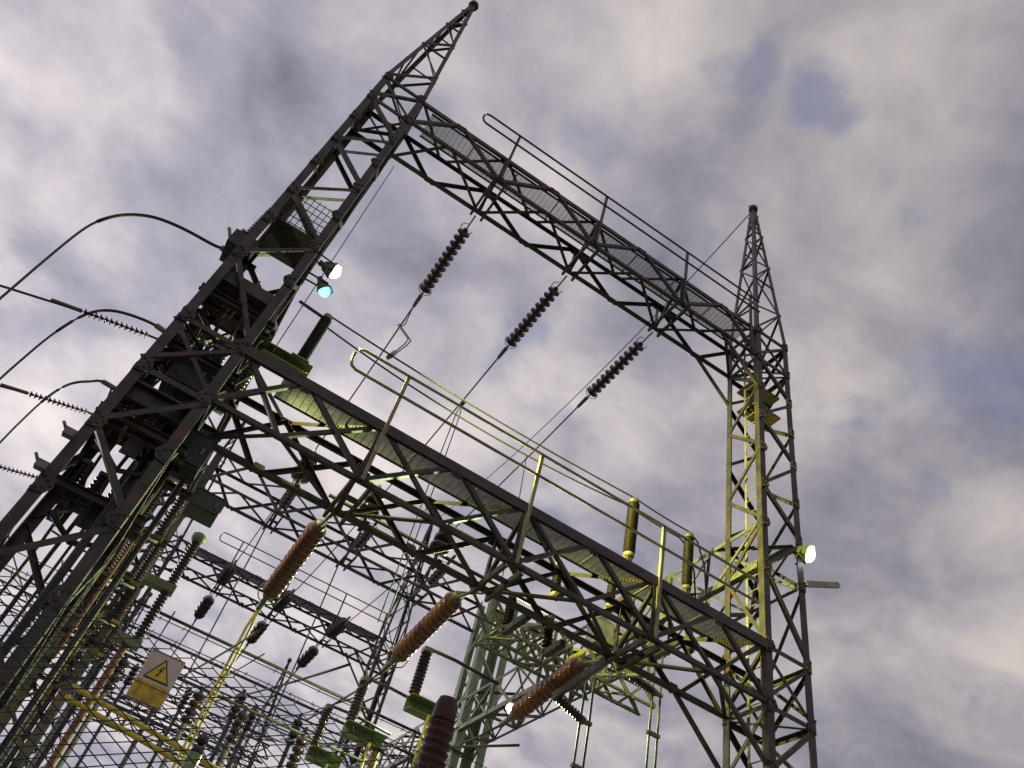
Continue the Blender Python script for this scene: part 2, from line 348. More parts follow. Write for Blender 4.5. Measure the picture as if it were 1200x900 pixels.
# ------------------------------------------------------------------ lattice beams
def make_beam(name, label, loc, axis, length, E, O, m, group=None, chord=.11, br=.07, hangers=True, phase=0, gusset=True, cross=True, w=TD, h=1.01, xb=False):
    """box lattice; local x runs along the beam. E nodes carry frames, O nodes lie between."""
    t = thing(name, label, 'lattice beam', loc, group); t['kind'] = 'thing'
    if axis == 'Y': t.rotation_euler = (0, 0, R(90))
    def P(s, a, b): return Vector((s, a * w, b * h))
    ins = {0: Vector((0, 1, 0)), 1: Vector((0, -1, 0))}
    for a in (0, 1):
        for b in (0, 1):
            ch = chord * (.58 if (a, b) == (0, 0) else .66 if (a, b) == (1, 1) else 1.0)
            poly = [(0, 0), (ch, 0), (ch, .012), (.012, .012), (.012, ch), (0, ch)]
            MB().prism(P(0, a, b), P(length, a, b), poly, ins[a], Vector((0, 0, 1 if b == 0 else -1))).build('chord', m, t)
    nodes = sorted([(x, 0) for x in E] + [(x, 1) for x in O])
    def zz(f0, f1, inw):
        for (s0, k0), (s1, k1) in zip(nodes, nodes[1:]):
            p = f0(s0) if k0 == 0 else f1(s0); q = f0(s1) if k1 == 0 else f1(s1)
            o_ = -Vector(inw) * .010; d = (q - p).normalized()
            MB().angle(p + o_ + d * .03, q + o_ - d * .03, br, .007, inw).build('brace', m, t)
    zz(lambda s: P(s, 0, 0), lambda s: P(s, 0, 1), (0, 1, 0))       # front face
    zz(lambda s: P(s, 1, 1), lambda s: P(s, 1, 0), (0, -1, 0))      # back face
    zz(lambda s: P(s, 0, 1), lambda s: P(s, 1, 1), (0, 0, -1))      # top
    zz(lambda s: P(s, 1, 0), lambda s: P(s, 0, 0), (0, 0, 1))       # bottom
    if xb:
        for f0, f1, inw in ((lambda s: P(s, 0, 1), lambda s: P(s, 0, 0), (0, 1, 0)), (lambda s: P(s, 1, 0), lambda s: P(s, 1, 1), (0, -1, 0))):
            for (s0, k0), (s1, k1) in zip(nodes, nodes[1:]):
                p = f0(s0) if k0 == 0 else f1(s0); q = f0(s1) if k1 == 0 else f1(s1); o_ = Vector(inw) * .014; d = (q - p).normalized()
                MB().angle(p + o_ + d * .04, q + o_ - d * .04, br * .85, .007, inw).build('brace', m, t)
    if cross:
        for s in E:
            if s < .2 or s > length - .2: continue
            MB().angle(P(s, 0, .03) - Vector((0, .012, 0)), P(s, 0, .97) - Vector((0, .012, 0)), .07, .008, (0, 1, 0)).build('post', m, t)
            MB().angle(P(s, 1, .03) + Vector((0, .012, 0)), P(s, 1, .97) + Vector((0, .012, 0)), .07, .008, (0, -1, 0)).build('post', m, t)
            if hangers:
                for dx in (-.13, .13):
                    MB().channel(P(s + dx, -.02, -.03), P(s + dx, 1.06, -.03), .05, .10, .008).build('hanger_channel', m, t)
                MB().box(P(s, .42, -.03), .26, .12, .02).build('hanger_plate', m, t)
                MB().bar(P(s, 0.03, .95), P(s, .97, .05), .06, .06, (1, 0, 0)).build('brace', m, t)
            else:
                MB().angle(P(s, 0, 0) - Vector((0, 0, .012)), P(s, 1, 0) - Vector((0, 0, .012)), .06, .007, (0, 0, 1)).build('brace', m, t)
    if gusset:
        for s, k in nodes:
            if s < .1 or s > length - .1: continue
            for (a, b) in (((0, 0), (1, 1)) if k == 0 else ((0, 1), (1, 0))):
                zz_ = b * h + (.09 if b == 0 else -.09); yy = a * w + (-.016 if a == 0 else .016)
                q = MB(); d = .12
                q.prism(Vector((s, yy - .005, zz_)), Vector((s, yy + .005, zz_)), [(-d, -.085), (d, -.085), (d * .6, .085), (-d * .6, .085)], Vector((1, 0, 0)), Vector((0, 0, 1 if b == 0 else -1)))
                sg_ = -1 if a == 0 else 1
                for a_, b_ in ((-.07, -.04), (0, -.04), (.07, -.04), (-.035, .04), (.035, .04)):
                    p_ = Vector((s + a_, yy + .005 * sg_, zz_ + b_ * (1 if b == 0 else -1)))
                    q.prism(p_, p_ + Vector((0, .02 * sg_, 0)), [(.016 * math.cos(i * math.pi / 3), .016 * math.sin(i * math.pi / 3)) for i in range(6)], Vector((1, 0, 0)), Vector((0, 0, 1)))
                q.build('gusset', m, t)
    return t
def add_walkway(t, length, y0, y1, z, x0, x1, rail_x0, posts, rail_x1, zr, post_m, post_low, rail_m='rail'):
    """bar grating, toe board and a two-bar handrail along the front of a beam (local coordinates)"""
    gm = MB(); n = int((y1 - y0) / .031)
    for i in range(n):
        gm.box(((x0 + x1) / 2, y0 + (i + .5) * (y1 - y0) / n, z), x1 - x0, .006, .024)
    n = int((x1 - x0) / .11)
    for i in range(n):
        gm.box((x0 + (i + .5) * (x1 - x0) / n, (y0 + y1) / 2, z + .008), .008, y1 - y0, .006)
    n = int((x1 - x0) / 1.22)
    for i in range(1, n + 1):
        gm.box((x0 + i * (x1 - x0) / (n + 1), (y0 + y1) / 2, z - .02), .03, y1 - y0, .014)
    go = gm.build('grating', 'grating', t); go['kind'] = 'stuff'
    for y in (y0 - .012, y1 + .012):
        MB().angle((x0, y, z - .03), (x1, y, z - .03), .05, .006, (0, 0, 1)).build('grating_edge', 'steel', t)
    yr = -.035
    for px in posts:
        MB().bar((px, yr, post_low), (px, yr, z + zr + .03), .055, .055).build('rail_post', post_m, t)
    zt, zm = z + zr, z + zr * .58
    loop = [(rail_x1, yr - .03, zt), (rail_x0 + .12, yr - .03, zt), (rail_x0 + .04, yr - .03, zt - .04), (rail_x0, yr - .03, zt - .14), (rail_x0, yr - .03, zm + .14),
            (rail_x0 + .04, yr - .03, zm + .04), (rail_x0 + .12, yr - .03, zm), (rail_x1, yr - .03, zm)]
    MB().tube(loop, .024, 8).build('handrail', rail_m, t, True)

X0 = XL + TW - .0                            # beams span between the towers
def nodes_for(x_first, step, lo, hi):
    xs = []; x = x_first
    while x > lo: x -= step
    x += step
    while x < hi: xs.append(x); x += step
    return xs
BL = XR - X0
E1 = [x - X0 for x in nodes_for(1.30, 2.44, X0 - .4, XR + .4)]; O1 = [x - X0 for x in nodes_for(2.52, 2.44, X0 - .1, XR + .1)]
E1 = [min(max(e, .0), BL) for e in E1]
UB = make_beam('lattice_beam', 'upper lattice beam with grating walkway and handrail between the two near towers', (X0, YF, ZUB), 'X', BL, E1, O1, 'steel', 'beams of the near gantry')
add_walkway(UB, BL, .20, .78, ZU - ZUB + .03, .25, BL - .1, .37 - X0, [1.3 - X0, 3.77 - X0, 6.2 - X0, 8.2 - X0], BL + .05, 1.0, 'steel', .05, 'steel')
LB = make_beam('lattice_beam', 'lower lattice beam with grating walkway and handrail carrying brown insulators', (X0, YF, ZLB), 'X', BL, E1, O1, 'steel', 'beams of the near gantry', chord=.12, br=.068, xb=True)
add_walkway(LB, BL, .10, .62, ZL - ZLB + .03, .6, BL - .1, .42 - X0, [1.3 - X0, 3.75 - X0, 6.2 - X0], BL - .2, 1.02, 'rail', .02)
MB().bar((0, -.03, ZL - ZLB - .02), (BL, -.03, ZL - ZLB - .02), .012, .17).build('toe_board', 'steel', LB)
# knee braces under both beam ends at the right tower
for b_, z_, dx in ((UB, 0, 1.0), (LB, 0, 1.05)):
    for yy in (0.04, TD - .04):
        MB().angle((BL - dx, yy, z_ + .02), (BL + .02, yy, z_ - .95), .06, .008, (0, 1, 0)).build('knee_brace', 'steel', b_)

# longitudinal beams running back from each near tower
def along_y(name, label, x, y0, y1, z0, group, m='steel', xb=False, ch=.10):
    L = y1 - y0; n = int(L / 1.2); E = [L * i / n for i in range(0, n + 1, 2)]; O = [L * i / n for i in range(1, n + 1, 2)]
    return make_beam(name, label, (x + TW, y0, z0), 'Y', L, E, O, m, group, chord=ch, br=.06, xb=xb, hangers=False, gusset=False, cross=True, w=TW, h=.98)
LR = along_y('lattice_beam', 'lattice beam running back from the right tower, lit green and yellow', XR, YF + .16, 30.8, 8.63, 'beams running away from the viewer', 'lit_steel', True, .12)
LL = along_y('lattice_beam', 'lattice beam running back behind the left tower, seen end on', XL, YF + TD, 30.8, 8.63, 'beams running away from the viewer')

# crosswise stub beams and struts between the lower beam and the beam running back at right
for k, (y, z, xa, xb_, lbl) in enumerate(((11.3, 6.75, 5.0, 8.41, 'short lattice stub beam behind the right end of the lower walkway beam'), (13.2, 7.6, 5.6, 8.41, 'second short lattice stub beam farther behind the right end of the lower beam'))):
    L_ = xb_ - xa; n2 = 6
    make_beam('lattice_beam', lbl, (xa, y, z), 'X', L_, [L_ * i / n2 for i in range(0, n2 + 1, 2)], [L_ * i / n2 for i in range(1, n2, 2)], 'lit_steel', 'stub beams at right', chord=.08, br=.05, hangers=False, gusset=False, cross=True, w=.5, h=.6, xb=True)
for k, (a_, b_, l_) in enumerate((((5.1, 11.35, 6.75), (5.1, 9.5, 6.15), 'strut tying the first stub beam to the lower beam at its left end'), ((7.0, 11.35, 6.75), (7.0, 9.5, 6.15), 'strut tying the first stub beam to the lower beam at its middle'), ((8.3, 11.4, 7.3), (8.3, 11.4, 8.63), 'upright strut from the first stub beam to the beam running back'), ((7.2, 11.4, 7.3), (8.4, 11.4, 8.63), 'slanting strut from the first stub beam to the beam running back'), ((6.6, 13.3, 8.2), (8.4, 13.3, 9.55), 'slanting strut from the second stub beam to the beam running back'))):
    o = MB().angle(a_, b_, .08, .008, (0, 0, 1) if abs(b_[1] - a_[1]) > .5 else (0, 1, 0)).build('strut', 'lit_steel'); tag(o, l_, 'strut', 'struts at the right stub beams'); o['kind'] = 'thing'

# second beam, on green columns, half way back
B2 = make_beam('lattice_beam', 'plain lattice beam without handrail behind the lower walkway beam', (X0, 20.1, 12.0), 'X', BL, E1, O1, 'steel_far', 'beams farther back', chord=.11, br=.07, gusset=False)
C2 = make_tower('lattice_column', 'green lattice column carrying the plain beam behind the insulators', 'green', 'columns of the plain beam', (XR, 20.1), leg=.24, br=.08, peak=False, top=13.0)
C2L = make_tower('lattice_column', 'brown lattice column of the plain beam glimpsed behind the left tower', 'steel', 'columns of the plain beam', (XL, 20.1), leg=.2, br=.08, peak=False, top=13.0)

# third and fourth gantries: copies of the near one
FY = 30.8
T3R = copy_tree(LT, (XR, FY, GROUND), 'slim distant lattice tower behind the middle brown insulator', 'towers of the far gantries')
T3L = copy_tree(LT, (XL, FY, GROUND), 'distant lattice tower mostly hidden behind the big left tower', 'towers of the far gantries')
B3 = copy_tree(UB, (X0, FY, ZUB), 'distant lattice beam with handrail above the warning sign', 'beams farther back')
B4 = copy_tree(UB, (X0, 53.0, ZUB), 'farthest lattice beam, low at the bottom behind the chain link', 'beams farther back')
T4R = copy_tree(LT, (XR, 53.0, GROUND), 'farthest lattice tower at the right end of the lowest beam', 'towers of the far gantries')

# ------------------------------------------------------------------ insulators and conductors
QY = Vector((0, 0, 1)).rotation_difference(Vector((0, 1, 0)))
def axis_q(a, b): return Vector((0, 0, 1)).rotation_difference((Vector(b) - Vector(a)).normalized())
# cap-and-pin disc, axis +Z
disc_me = MB().lathe([(0, .03), (.0, .055), (.055, .06), (.075, .10), (.10, .15), (.115, .155), (.12, .145), (.10, .10), (.11, .03), (.185, .022)], (0, 0, 0), (0, 0, 1), 16).mesh('insulator_disc', 'disc', True)
shed_me = MB().lathe([(0, .118), (.02, .124), (.05, .150), (.068, .160), (.085, .158), (.098, .140), (.12, .120), (.15, .118)], (0, 0, 0), (0, 0, 1), 18).mesh('insulator_shed', 'brown', True)
bigdisc_me = MB().lathe([(0, .05), (.05, .10), (.16, .24), (.19, .25), (.2, .22), (.22, .08), (.42, .05)], (0, 0, 0), (0, 0, 1), 14).mesh('insulator_disc', 'dark_porcelain', True)
blob_me = MB().lathe([(0, .06), (.02, .15), (.06, .17), (.12, .16), (.14, .09), (.17, .07)], (0, 0, 0), (0, 0, 1), 16).mesh('insulator_shed', 'dark_porcelain', True)
def horn(t, c, d, r=.15):
    c = Vector(c); d = Vector(d)
    u = Vector((1, 0, 0)); v = d.cross(u).normalized()
    MB().tube([c + (u * math.cos(a) + v * math.sin(a)) * r * (1 if i % 2 == 0 else .96) + d * .05 * math.sin(a * 1.0) for i, a in enumerate([j * 1.5 * math.pi / 12 for j in range(13)])], .010, 6).build('arcing_horn', 'fitting', t, True)
def string(label, p0, p1, n, me, pitch, lead, group, loc_link=True):
    """strain string from the beam fitting at p0 towards p1"""
    p0 = Vector(p0); p1 = Vector(p1); d = (p1 - p0).normalized(); q = axis_q(p0, p1)
    t = thing('insulator_string', label, 'insulator', p0, group)
    MB().tube([(0, 0, 0), d * lead], .018, 6).build('link', 'fitting', t, True)
    for i in range(n):
        link_mesh('disc', me, t, d * (lead + i * pitch), q)
    e = lead + n * pitch
    MB().tube([d * e, d * (e + .14), d * (e + .16), d * (e + .55), d * (e + .6)], [.02, .02, .05, .045, .02], 8).build('dead_end_clamp', 'fitting', t, True)
    horn(t, d * (lead - .02), d, .14); horn(t, d * (e - .06), d, .17)
    return p0 + d * (e + .6)
XE = (1.30, 3.74, 6.18)
who = ('left', 'middle', 'right')
ends = []
for x, w_ in zip(XE, who):
    ends.append(string(f'{w_} of three plum disc insulator strings under the upper beam', (x, YF + TD + .03, ZUB - .04), (x, 13.0, 14.12), 11, disc_me, .185, .42, 'disc strings under the upper beam'))
def wire(name, label, pts, r, m='conductor', group=None, cat='conductor', n=6, extra=None):
    o = MB().tube(pts, r, n).build(name, m, None, True); tag(o, label, cat, group); return o
def sagline(a, b, sag, n=14):
    a = Vector(a); b = Vector(b)
    return [a.lerp(b, i / n) - Vector((0, 0, sag * 4 * (i / n) * (1 - i / n))) for i in range(n + 1)]
for (x, w_, e) in zip(XE, who, ends):
    wire('overhead_conductor', f'thin line conductor running back from the {w_} disc string', sagline(e, (x, FY - .1, ZUB - .1), .45), .019, group='conductors from the upper disc strings')
# droppers from the line conductors
t = thing('twin_dropper', 'pair of thin wires dropping from the middle line conductor behind the handrail', 'conductor', (3.74, 14.28, 13.85))
for dx in (-.05, .05):
    MB().tube([(0, 0, 0), (dx, 0, -.35), (dx * 1.4, 0, -2.0), (dx * 1.5, -.1, -6.5)], .014, 6).build('wire', 'conductor', t, True)
MB().box((0, 0, 0), .10, .22, .10).build('clamp', 'fitting', t)
e0 = ends[0]; t = thing('jumper_loop', 'crooked twin wire jumper from the left disc string down to the walkway conductors', 'conductor', e0)
for dx in (-.05, .05):
    path = [e0, (1.26, 12.3, 13.2), (1.16, 12.0, 12.75), (1.42, 11.35, 11.85), (1.36, 11.1, 11.4), (1.21, 10.5, 10.55), (1.05, 9.92, 9.72)]
    MB().tube([Vector(p_) - e0 + Vector((dx * min(1, i * .7) * (1 - .12 * i), 0, 0)) for i, p_ in enumerate(path)], .014, 6).build('wire', 'conductor', t, True)
MB().tube([Vector((1.14, 10.25, 10.2)) - e0, Vector((1.04, 9.88, 9.66)) - e0], .05, 8).build('clamp', 'fitting', t, True)
wire('dropper', 'single wire dropping from the right line conductor towards the walkway', [(6.18, 15.0, 14.1), (6.2, 14.8, 12.5), (6.2, 14.4, 8.0)], .012)
wire('earth_wire', 'thin earth wire from the tip of the right tower', sagline((8.9, 9.0, ZPK - .05), (8.9, FY + .5, ZPK - .1), 1.0, 16), .016)
wire('earth_wire', 'thin stay wire beside the twin floodlights on the left tower', [(-.62, 8.42, 12.6), (-.56, 8.42, 7.2)], .008)

# brown porcelain long-rod insulators under the lower beam
lab = ('yellow-lit brown ribbed insulator, left of three under the lower beam', 'orange-brown ribbed insulator, middle of three under the lower beam', 'brown ribbed insulator with rows of glints, right of three under the lower beam')
for i, x in enumerate(XE):
    p0 = Vector((x, YF + TD + .04, ZLB + .0)); a = Vector((x, 10.42, 6.33)); b = Vector((x, 12.34, 6.02)); d = (b - a).normalized(); q = axis_q(a, b)
    t = thing('rod_insulator', lab[i], 'insulator', p0, 'brown insulators under the lower beam')
    MB().tube([(0, 0, .05), a - p0], .03, 8).build('link', 'fitting', t, True)
    MB().lathe([(0, .05), (.02, .09), (.12, .10), (.15, .08)], a - p0 - d * .12, a - p0, 14).build('end_cap', 'fitting', t, True)
    k = 13; L = (b - a).length
    for j in range(k):
        link_mesh('shed', shed_me, t, a - p0 + d * (j * L / k), q)
    MB().lathe([(0, .085), (.03, .11), (.12, .09), (.16, .05)], b - p0, b - p0 + d, 14).build('end_cap', 'fitting', t, True)
    MB().tube([b - p0 + d * .1, b - p0 + d * .55], .05, 8).build('dead_end_clamp', 'fitting', t, True)
    horn(t, b - p0 + d * .02, d, .2)
    e = b + d * .5
    if i == 0:
        for dx in (-.035, .035):
            MB().tube([e - p0, e - p0 + Vector((dx, .12, -.35)), e - p0 + Vector((dx, .35, -2.6)), e - p0 + Vector((dx, .4, -7.5))], .022, 8).build('dropper', 'yellow', t, True)  # lamp-lit yellow put into the colour of this dropper
    elif i == 1:
        MB().tube([e - p0, e - p0 + Vector((0, 1.3, -.02)), e - p0 + Vector((-.1, 4.0, .1))], .02, 8).build('dropper', 'conductor', t, True)
    else:
        MB().tube([e - p0, e - p0 + Vector((0, 1.0, .0)), e - p0 + Vector((0, 3.4, .15))], .022, 8).build('dropper', 'conductor', t, True)

# ribbed station posts
def ribbed(L, r, pitch=.06):
    pr = [(0, r * .62)]; n = int(L / pitch)
    for i in range(n):
        z = i * L / n; p = L / n
        pr += [(z + p * .1, r * .66), (z + p * .45, r), (z + p * .62, r), (z + p * .75, r * .66)]
    return pr + [(L, r * .62)]
def station_post(label, a, b, r, m, group, base='fitting', foot=None):
    a = Vector(a); b = Vector(b); d = (b - a).normalized(); L = (b - a).length
    t = thing('post_insulator', label, 'insulator', a, group)
    MB().lathe(ribbed(L - .16, r), d * .08, d * 2, 14).build('porcelain', m, t, True)
    MB().lathe([(0, r * .9), (.06, r * .9), (.08, r * .7)], (0, 0, 0), d, 12).build('base_flange', base, t, True)
    MB().lathe([(0, r * .7), (.02, r * .85), (.09, r * .8)], d * (L - .085), d * L * 2, 12)  .build('cap', 'fitting', t, True)
    if foot is not None:
        MB().bar((0, 0, -.01), Vector(foot) - a, .10, .10, (0, 1, 0)).build('bracket', 'steel', t)
    return t
pg = 'post insulators behind the walkway handrail'
station_post('dark post insulator beside the left tower with green channel foot', (-.21, 9.8, 8.43), (-.21, 9.8, 9.68), .10, 'dull_porcelain', pg)
station_post('thick dark post insulator behind the handrail near the right tower', (6.45, 9.8, 8.32), (6.43, 9.8, 9.62), .115, 'dull_porcelain', pg, 'rail', (6.45, 9.60, 7.0))  # paler base flange stands for lamplight falling on it
station_post('dark post insulator closest to the right tower behind the handrail', (7.78, 9.8, 8.32), (7.78, 9.8, 9.58), .10, 'dull_porcelain', pg, 'fitting', (7.78, 9.60, 7.0))
t = thing('channel_arm', 'green channel arm sticking out from the left tower below the floodlights', 'bracket', (-.85, 9.75, 8.3))
MB().channel((-.4, .12, 0), (.86, .12, 0), .22, .2, .014).build('channel', 'lime', t)
MB().box((.62, .02, .115), .3, .3, .02).build('foot_plate', 'lime', t)
MB().tube([(.1, .05, 1.35), (.62, .05, 1.3)], .03, 8).build('arm', 'conductor', t, True)
t = thing('twin_busbar', 'pair of thin conductors strung along the walkway on the post insulators', 'conductor', (-.21, 9.8, 9.72))
for dz, dy, sg_ in ((0, 0, .10), (.02, .30, .24)):
    MB().tube(sagline((0, dy, dz), (6.64, dy, dz - .04), sg_) + sagline((6.64, dy, dz - .04), (7.99, dy, dz - .08), .02, 4)[1:] + [(8.2, dy, dz - .2), (8.42, dy + .03, dz - .65), (8.5, dy + .05, dz - 1.25)], .018, 6).build('wire', 'conductor', t, True)
# small triple-shed insulators on the back of the lower beam
for k, (x, nm) in enumerate(zip((.66, 1.78, 3.0), ('nearest the left tower', 'above the left brown insulator', 'between the brown ones'))):
    t = thing('triple_shed_insulator', f'small black insulator with fat sheds inside the lower beam, {nm}', 'insulator', (x, 9.72, 6.42), 'small black insulators inside the lower beam')
    for j in range(3):
        o = link_mesh('shed', blob_me, t, (0.01 * j, 0, .05 + j * .17)); o.scale = (.95 - .12 * j,) * 2 + (1,)
    MB().tube([(0, 0, -.25), (0, 0, .62)], .03, 8).build('pin', 'fitting', t, True)
    MB().bar((0, -.26, -.22), (0, .06, -.22), .08, .02).build('bracket', 'steel', t)
# dark tubes of the switch drive under the lower beam
tubes = [((5.25, 10.0, 6.95), (5.21, 10.0, 7.62), 'dark drive post above the right brown insulator with a yellow foot'), ((6.32, 10.0, 7.28), (6.32, 10.0, 8.0), 'dark drive post standing among the beam braces left of the right tower'), ((5.28, 10.0, 5.95), (5.25, 10.0, 6.58), 'dark drive post hanging under the beam above the right brown insulator'), ((4.62, 10.2, 6.1), (4.6, 10.2, 6.75), 'dark drive post in front of the green column')]
for a, b, l in tubes:
    station_post(l, a, b, .085, 'dull_porcelain', 'dark posts around the lower beam', 'yellow' if 'yellow' in l else 'fitting', (a[0], 9.5, a[2]))
# side insulators with hanging twin conductors
for (xa, za, xb, zb, nm) in ((6.13, 5.93, 6.76, 5.75, 'left'), (7.52, 6.95, 8.17, 6.86, 'right')):
    t = station_post(f'dark horizontal insulator holding the {nm} pair of hanging conductors', (xa, 11, za), (xb, 11, zb), .085, 'dark_porcelain', 'horizontal insulators holding hanging conductors', 'fitting', (xa - .05, 9.45, za + .1))
    h = thing('hanging_conductors', f'{nm} pair of parallel conductors hanging straight down at the bottom edge', 'conductor', (xb + .02, 11, zb), 'hanging conductor pairs')
    for dx in (-.09, .09):
        MB().tube([(dx * .8, 0, .9), (dx, 0, 0), (dx, 0, -zb + GROUND + .1)], .02, 8).build('wire', 'conductor', h, True)
    for z in (0, -.75): MB().box((0, 0, z), .26, .07, .06).build('spacer', 'fitting', h)

# left side: jumper hoops and strain strings beyond the left tower
hoops = [([(-1.9, 9.6, 9.62), (-2.19, 9.6, 9.60), (-2.38, 9.6, 9.56), (-2.87, 9.6, 9.53), (-3.30, 9.6, 9.42), (-3.61, 9.6, 9.17), (-3.80, 9.6, 8.82), (-3.88, 9.6, 8.4), (-3.90, 9.6, 7.6), (-3.9, 9.6, 6.5), (-3.9, 9.6, 3.0)], 'topmost black cable hoop left of the big tower'),
         ([(-1.9, 12, 9.3), (-2.61, 12, 9.42), (-3.09, 12, 9.38), (-3.5, 12, 9.22), (-3.74, 12, 8.9), (-3.88, 12, 8.3), (-3.94, 12, 7.6), (-3.97, 12, 6.5), (-3.97, 12, 3)], 'middle black cable hoop left of the big tower'),
         ([(-2.0, 15, 9.75), (-3.34, 15, 9.84), (-3.69, 15, 9.67), (-3.95, 15, 9.38), (-4.08, 15, 8.9), (-4.13, 15, 8.2), (-4.14, 15, 7.3), (-4.14, 15, 3)], 'lowest black cable hoop left of the big tower')]
def smooth_path(pts, k=4):
    P = [Vector(p) for p in pts]; out_ = []
    for i in range(len(P) - 1):
        p0, p1, p2, p3 = P[max(i - 1, 0)], P[i], P[i + 1], P[min(i + 2, len(P) - 1)]
        for j in range(k):
            t = j / k
            out_.append(.5 * ((2 * p1) + (p2 - p0) * t + (2 * p0 - 5 * p1 + 4 * p2 - p3) * t * t + (3 * p1 - p0 - 3 * p2 + p3) * t ** 3))
    return out_ + [P[-1]]
for pts, l in hoops:
    q0 = Vector(pts[0]); t = thing('cable_hoop', l, 'cable', q0, 'cable hoops left of the big tower')
    sp = [p - q0 for p in smooth_path(pts)]
    k = int(len(sp) * .62)
    MB().tube(sp[:k + 1], .027, 8).build('cable', 'cable', t, True); MB().tube(sp[k:], .019, 8).build('tail', 'conductor', t, True)
    MB().tube([sp[1], sp[5]], .055, 10).build('socket', 'fitting', t, True)
# switch head on the left face of the tower
t = thing('cable_terminal', 'black switch head clamped to the left tower where the top hoop ends', 'switch', (-1.95, 9.45, 9.6))
MB().box((0, 0, 0), .42, .5, .34).build('housing', 'cable', t)
MB().lathe(ribbed(.75, .10), (-.02, -.1, .2), (.12, -.45, 1.2), 12).build('porcelain', 'dark_porcelain', t, True)
MB().tube([(-.2, .05, .1), (-.38, .08, .42)], .03, 8).build('horn', 'fitting', t, True)
MB().tube([(-.2, -.1, .1), (-.12, -.15, .32)], .04, 8).build('terminal', 'fitting', t, True)
MB().bar((.0, .1, -.1), (.35, .1, -.1), .1, .1).build('bracket', 'steel', t)
left_lines = [((-1.83, 12.0, 9.3), (-2.73, 12.0, 9.15), (-5.2, 12.0, 8.62), 'upper'), ((-1.83, 15.25, 9.3), (-3.37, 15.25, 9.17), (-6.2, 15.25, 8.55), 'middle'), ((-1.83, 18.8, 9.3), (-4.02, 18.8, 9.18), (-7.2, 18.8, 8.5), 'lower')]
for a, b, c, l in left_lines:
    a = Vector(a); b = Vector(b); c = Vector(c); d = (c - b).normalized(); q = axis_q(b, c)
    t = thing('strain_line', f'{l} strain insulator with conductor leaving the frame at left', 'insulator', a, 'strain lines at the left edge')
    MB().tube([(0, 0, 0), b - a], .022, 6).build('link', 'conductor', t, True)
    for j in range(13): link_mesh('disc', disc_me, t, b - a + d * (j * .085 * 1.0), q).scale = (.46, .46, .5)
    e = b + d * 1.12
    MB().tube([e - a, e - a + d * .5], .036, 8).build('dead_end_clamp', 'fitting', t, True)
    MB().tube(sagline(e - a, e - a + d * 9 + Vector((0, 0, -.3)), .1), .023, 6).build('conductor', 'conductor', t, True)
# thin cross lines behind the left tower
for k, (a, b, l) in enumerate((((-3.6, 22, 9.6), (-.2, 22, 9.6), 'upper thin conductor crossing behind the left tower'), ((-5, 25, 9.4), (-.2, 25, 9.4), 'lower thin conductor crossing behind the left tower'), ((-3.2, 11.0, 4.0), (-3.2, 40, 9.0), 'slanting wire crossing the gap left of the big tower'))):
    wire('thin_conductor', l, sagline(a, b, .15), .028)

# ------------------------------------------------------------------ clutter on the left tower
def cabinet(name, label, c, sx, sy, sz, m, cat='box'):
    t = thing(name, label, cat, c)
    MB().box((0, 0, 0), sx, sy, sz).build('housing', m, t)
    dr = MB().box((0, -sy / 2 - .012, 0), sx * .86, .02, sz * .86).build('door', m, t)
    MB().box((sx * .3, -sy / 2 - .035, 0), .03, .03, .10).build('handle', 'fitting', dr)
    MB().box((0, 0, sz / 2 + .012), sx * 1.06, sy * 1.06, .02).build('roof', m, t)
    return t
cabinet('junction_box', 'dark green junction box on the right side of the left tower', (-.25, 9.8, 5.42), .40, .34, .26, 'dark_green')
cabinet('drive_cabinet', 'black drive cabinet inside the left tower below the platform', (-1.3, 9.1, 6.6), .5, .45, .6, 'cable')
cabinet('marshalling_box', 'dark box low inside the left tower near the walkway beam end', (-.75, 9.3, 5.7), .42, .4, .5, 'cable')
t = thing('mesh_cage', 'cross-barred mesh cage inside the left tower beside the floodlights', 'cage', (-1.75, 8.6, 9.9))
for i in range(9): MB().bar((.06 + i * .1, .05, 0), (.06 + i * .1, .05, .9), .012, .012, (0, 1, 0)).build('bar', 'steel', t)
for i in range(6): MB().bar((.04, .05, .05 + i * .16), (.9, .05, .05 + i * .16), .012, .012).build('bar', 'steel', t)
MB().box((.46, .42, -.03), .86, .8, .03).build('floor_plate', 'steel', t)
t = thing('platform', 'solid plate platform inside the left tower above the walkway beam', 'platform', (-1.34, 9.0, 8.05))
MB().box((0, 0, 0), .9, .9, .03).build('plate', 'steel', t)
MB().box((0, -.42, .12), .86, .02, .22).build('kick_plate', 'steel', t)
t = thing('platform', 'lower plate platform inside the left tower under the walkway beam', 'platform', (-1.34, 9.0, 5.85))
MB().box((0, 0, 0), .9, .9, .03).build('plate', 'steel', t)
MB().box((0, -.3, -.12), .8, .12, .2).build('stiffener', 'steel', t)
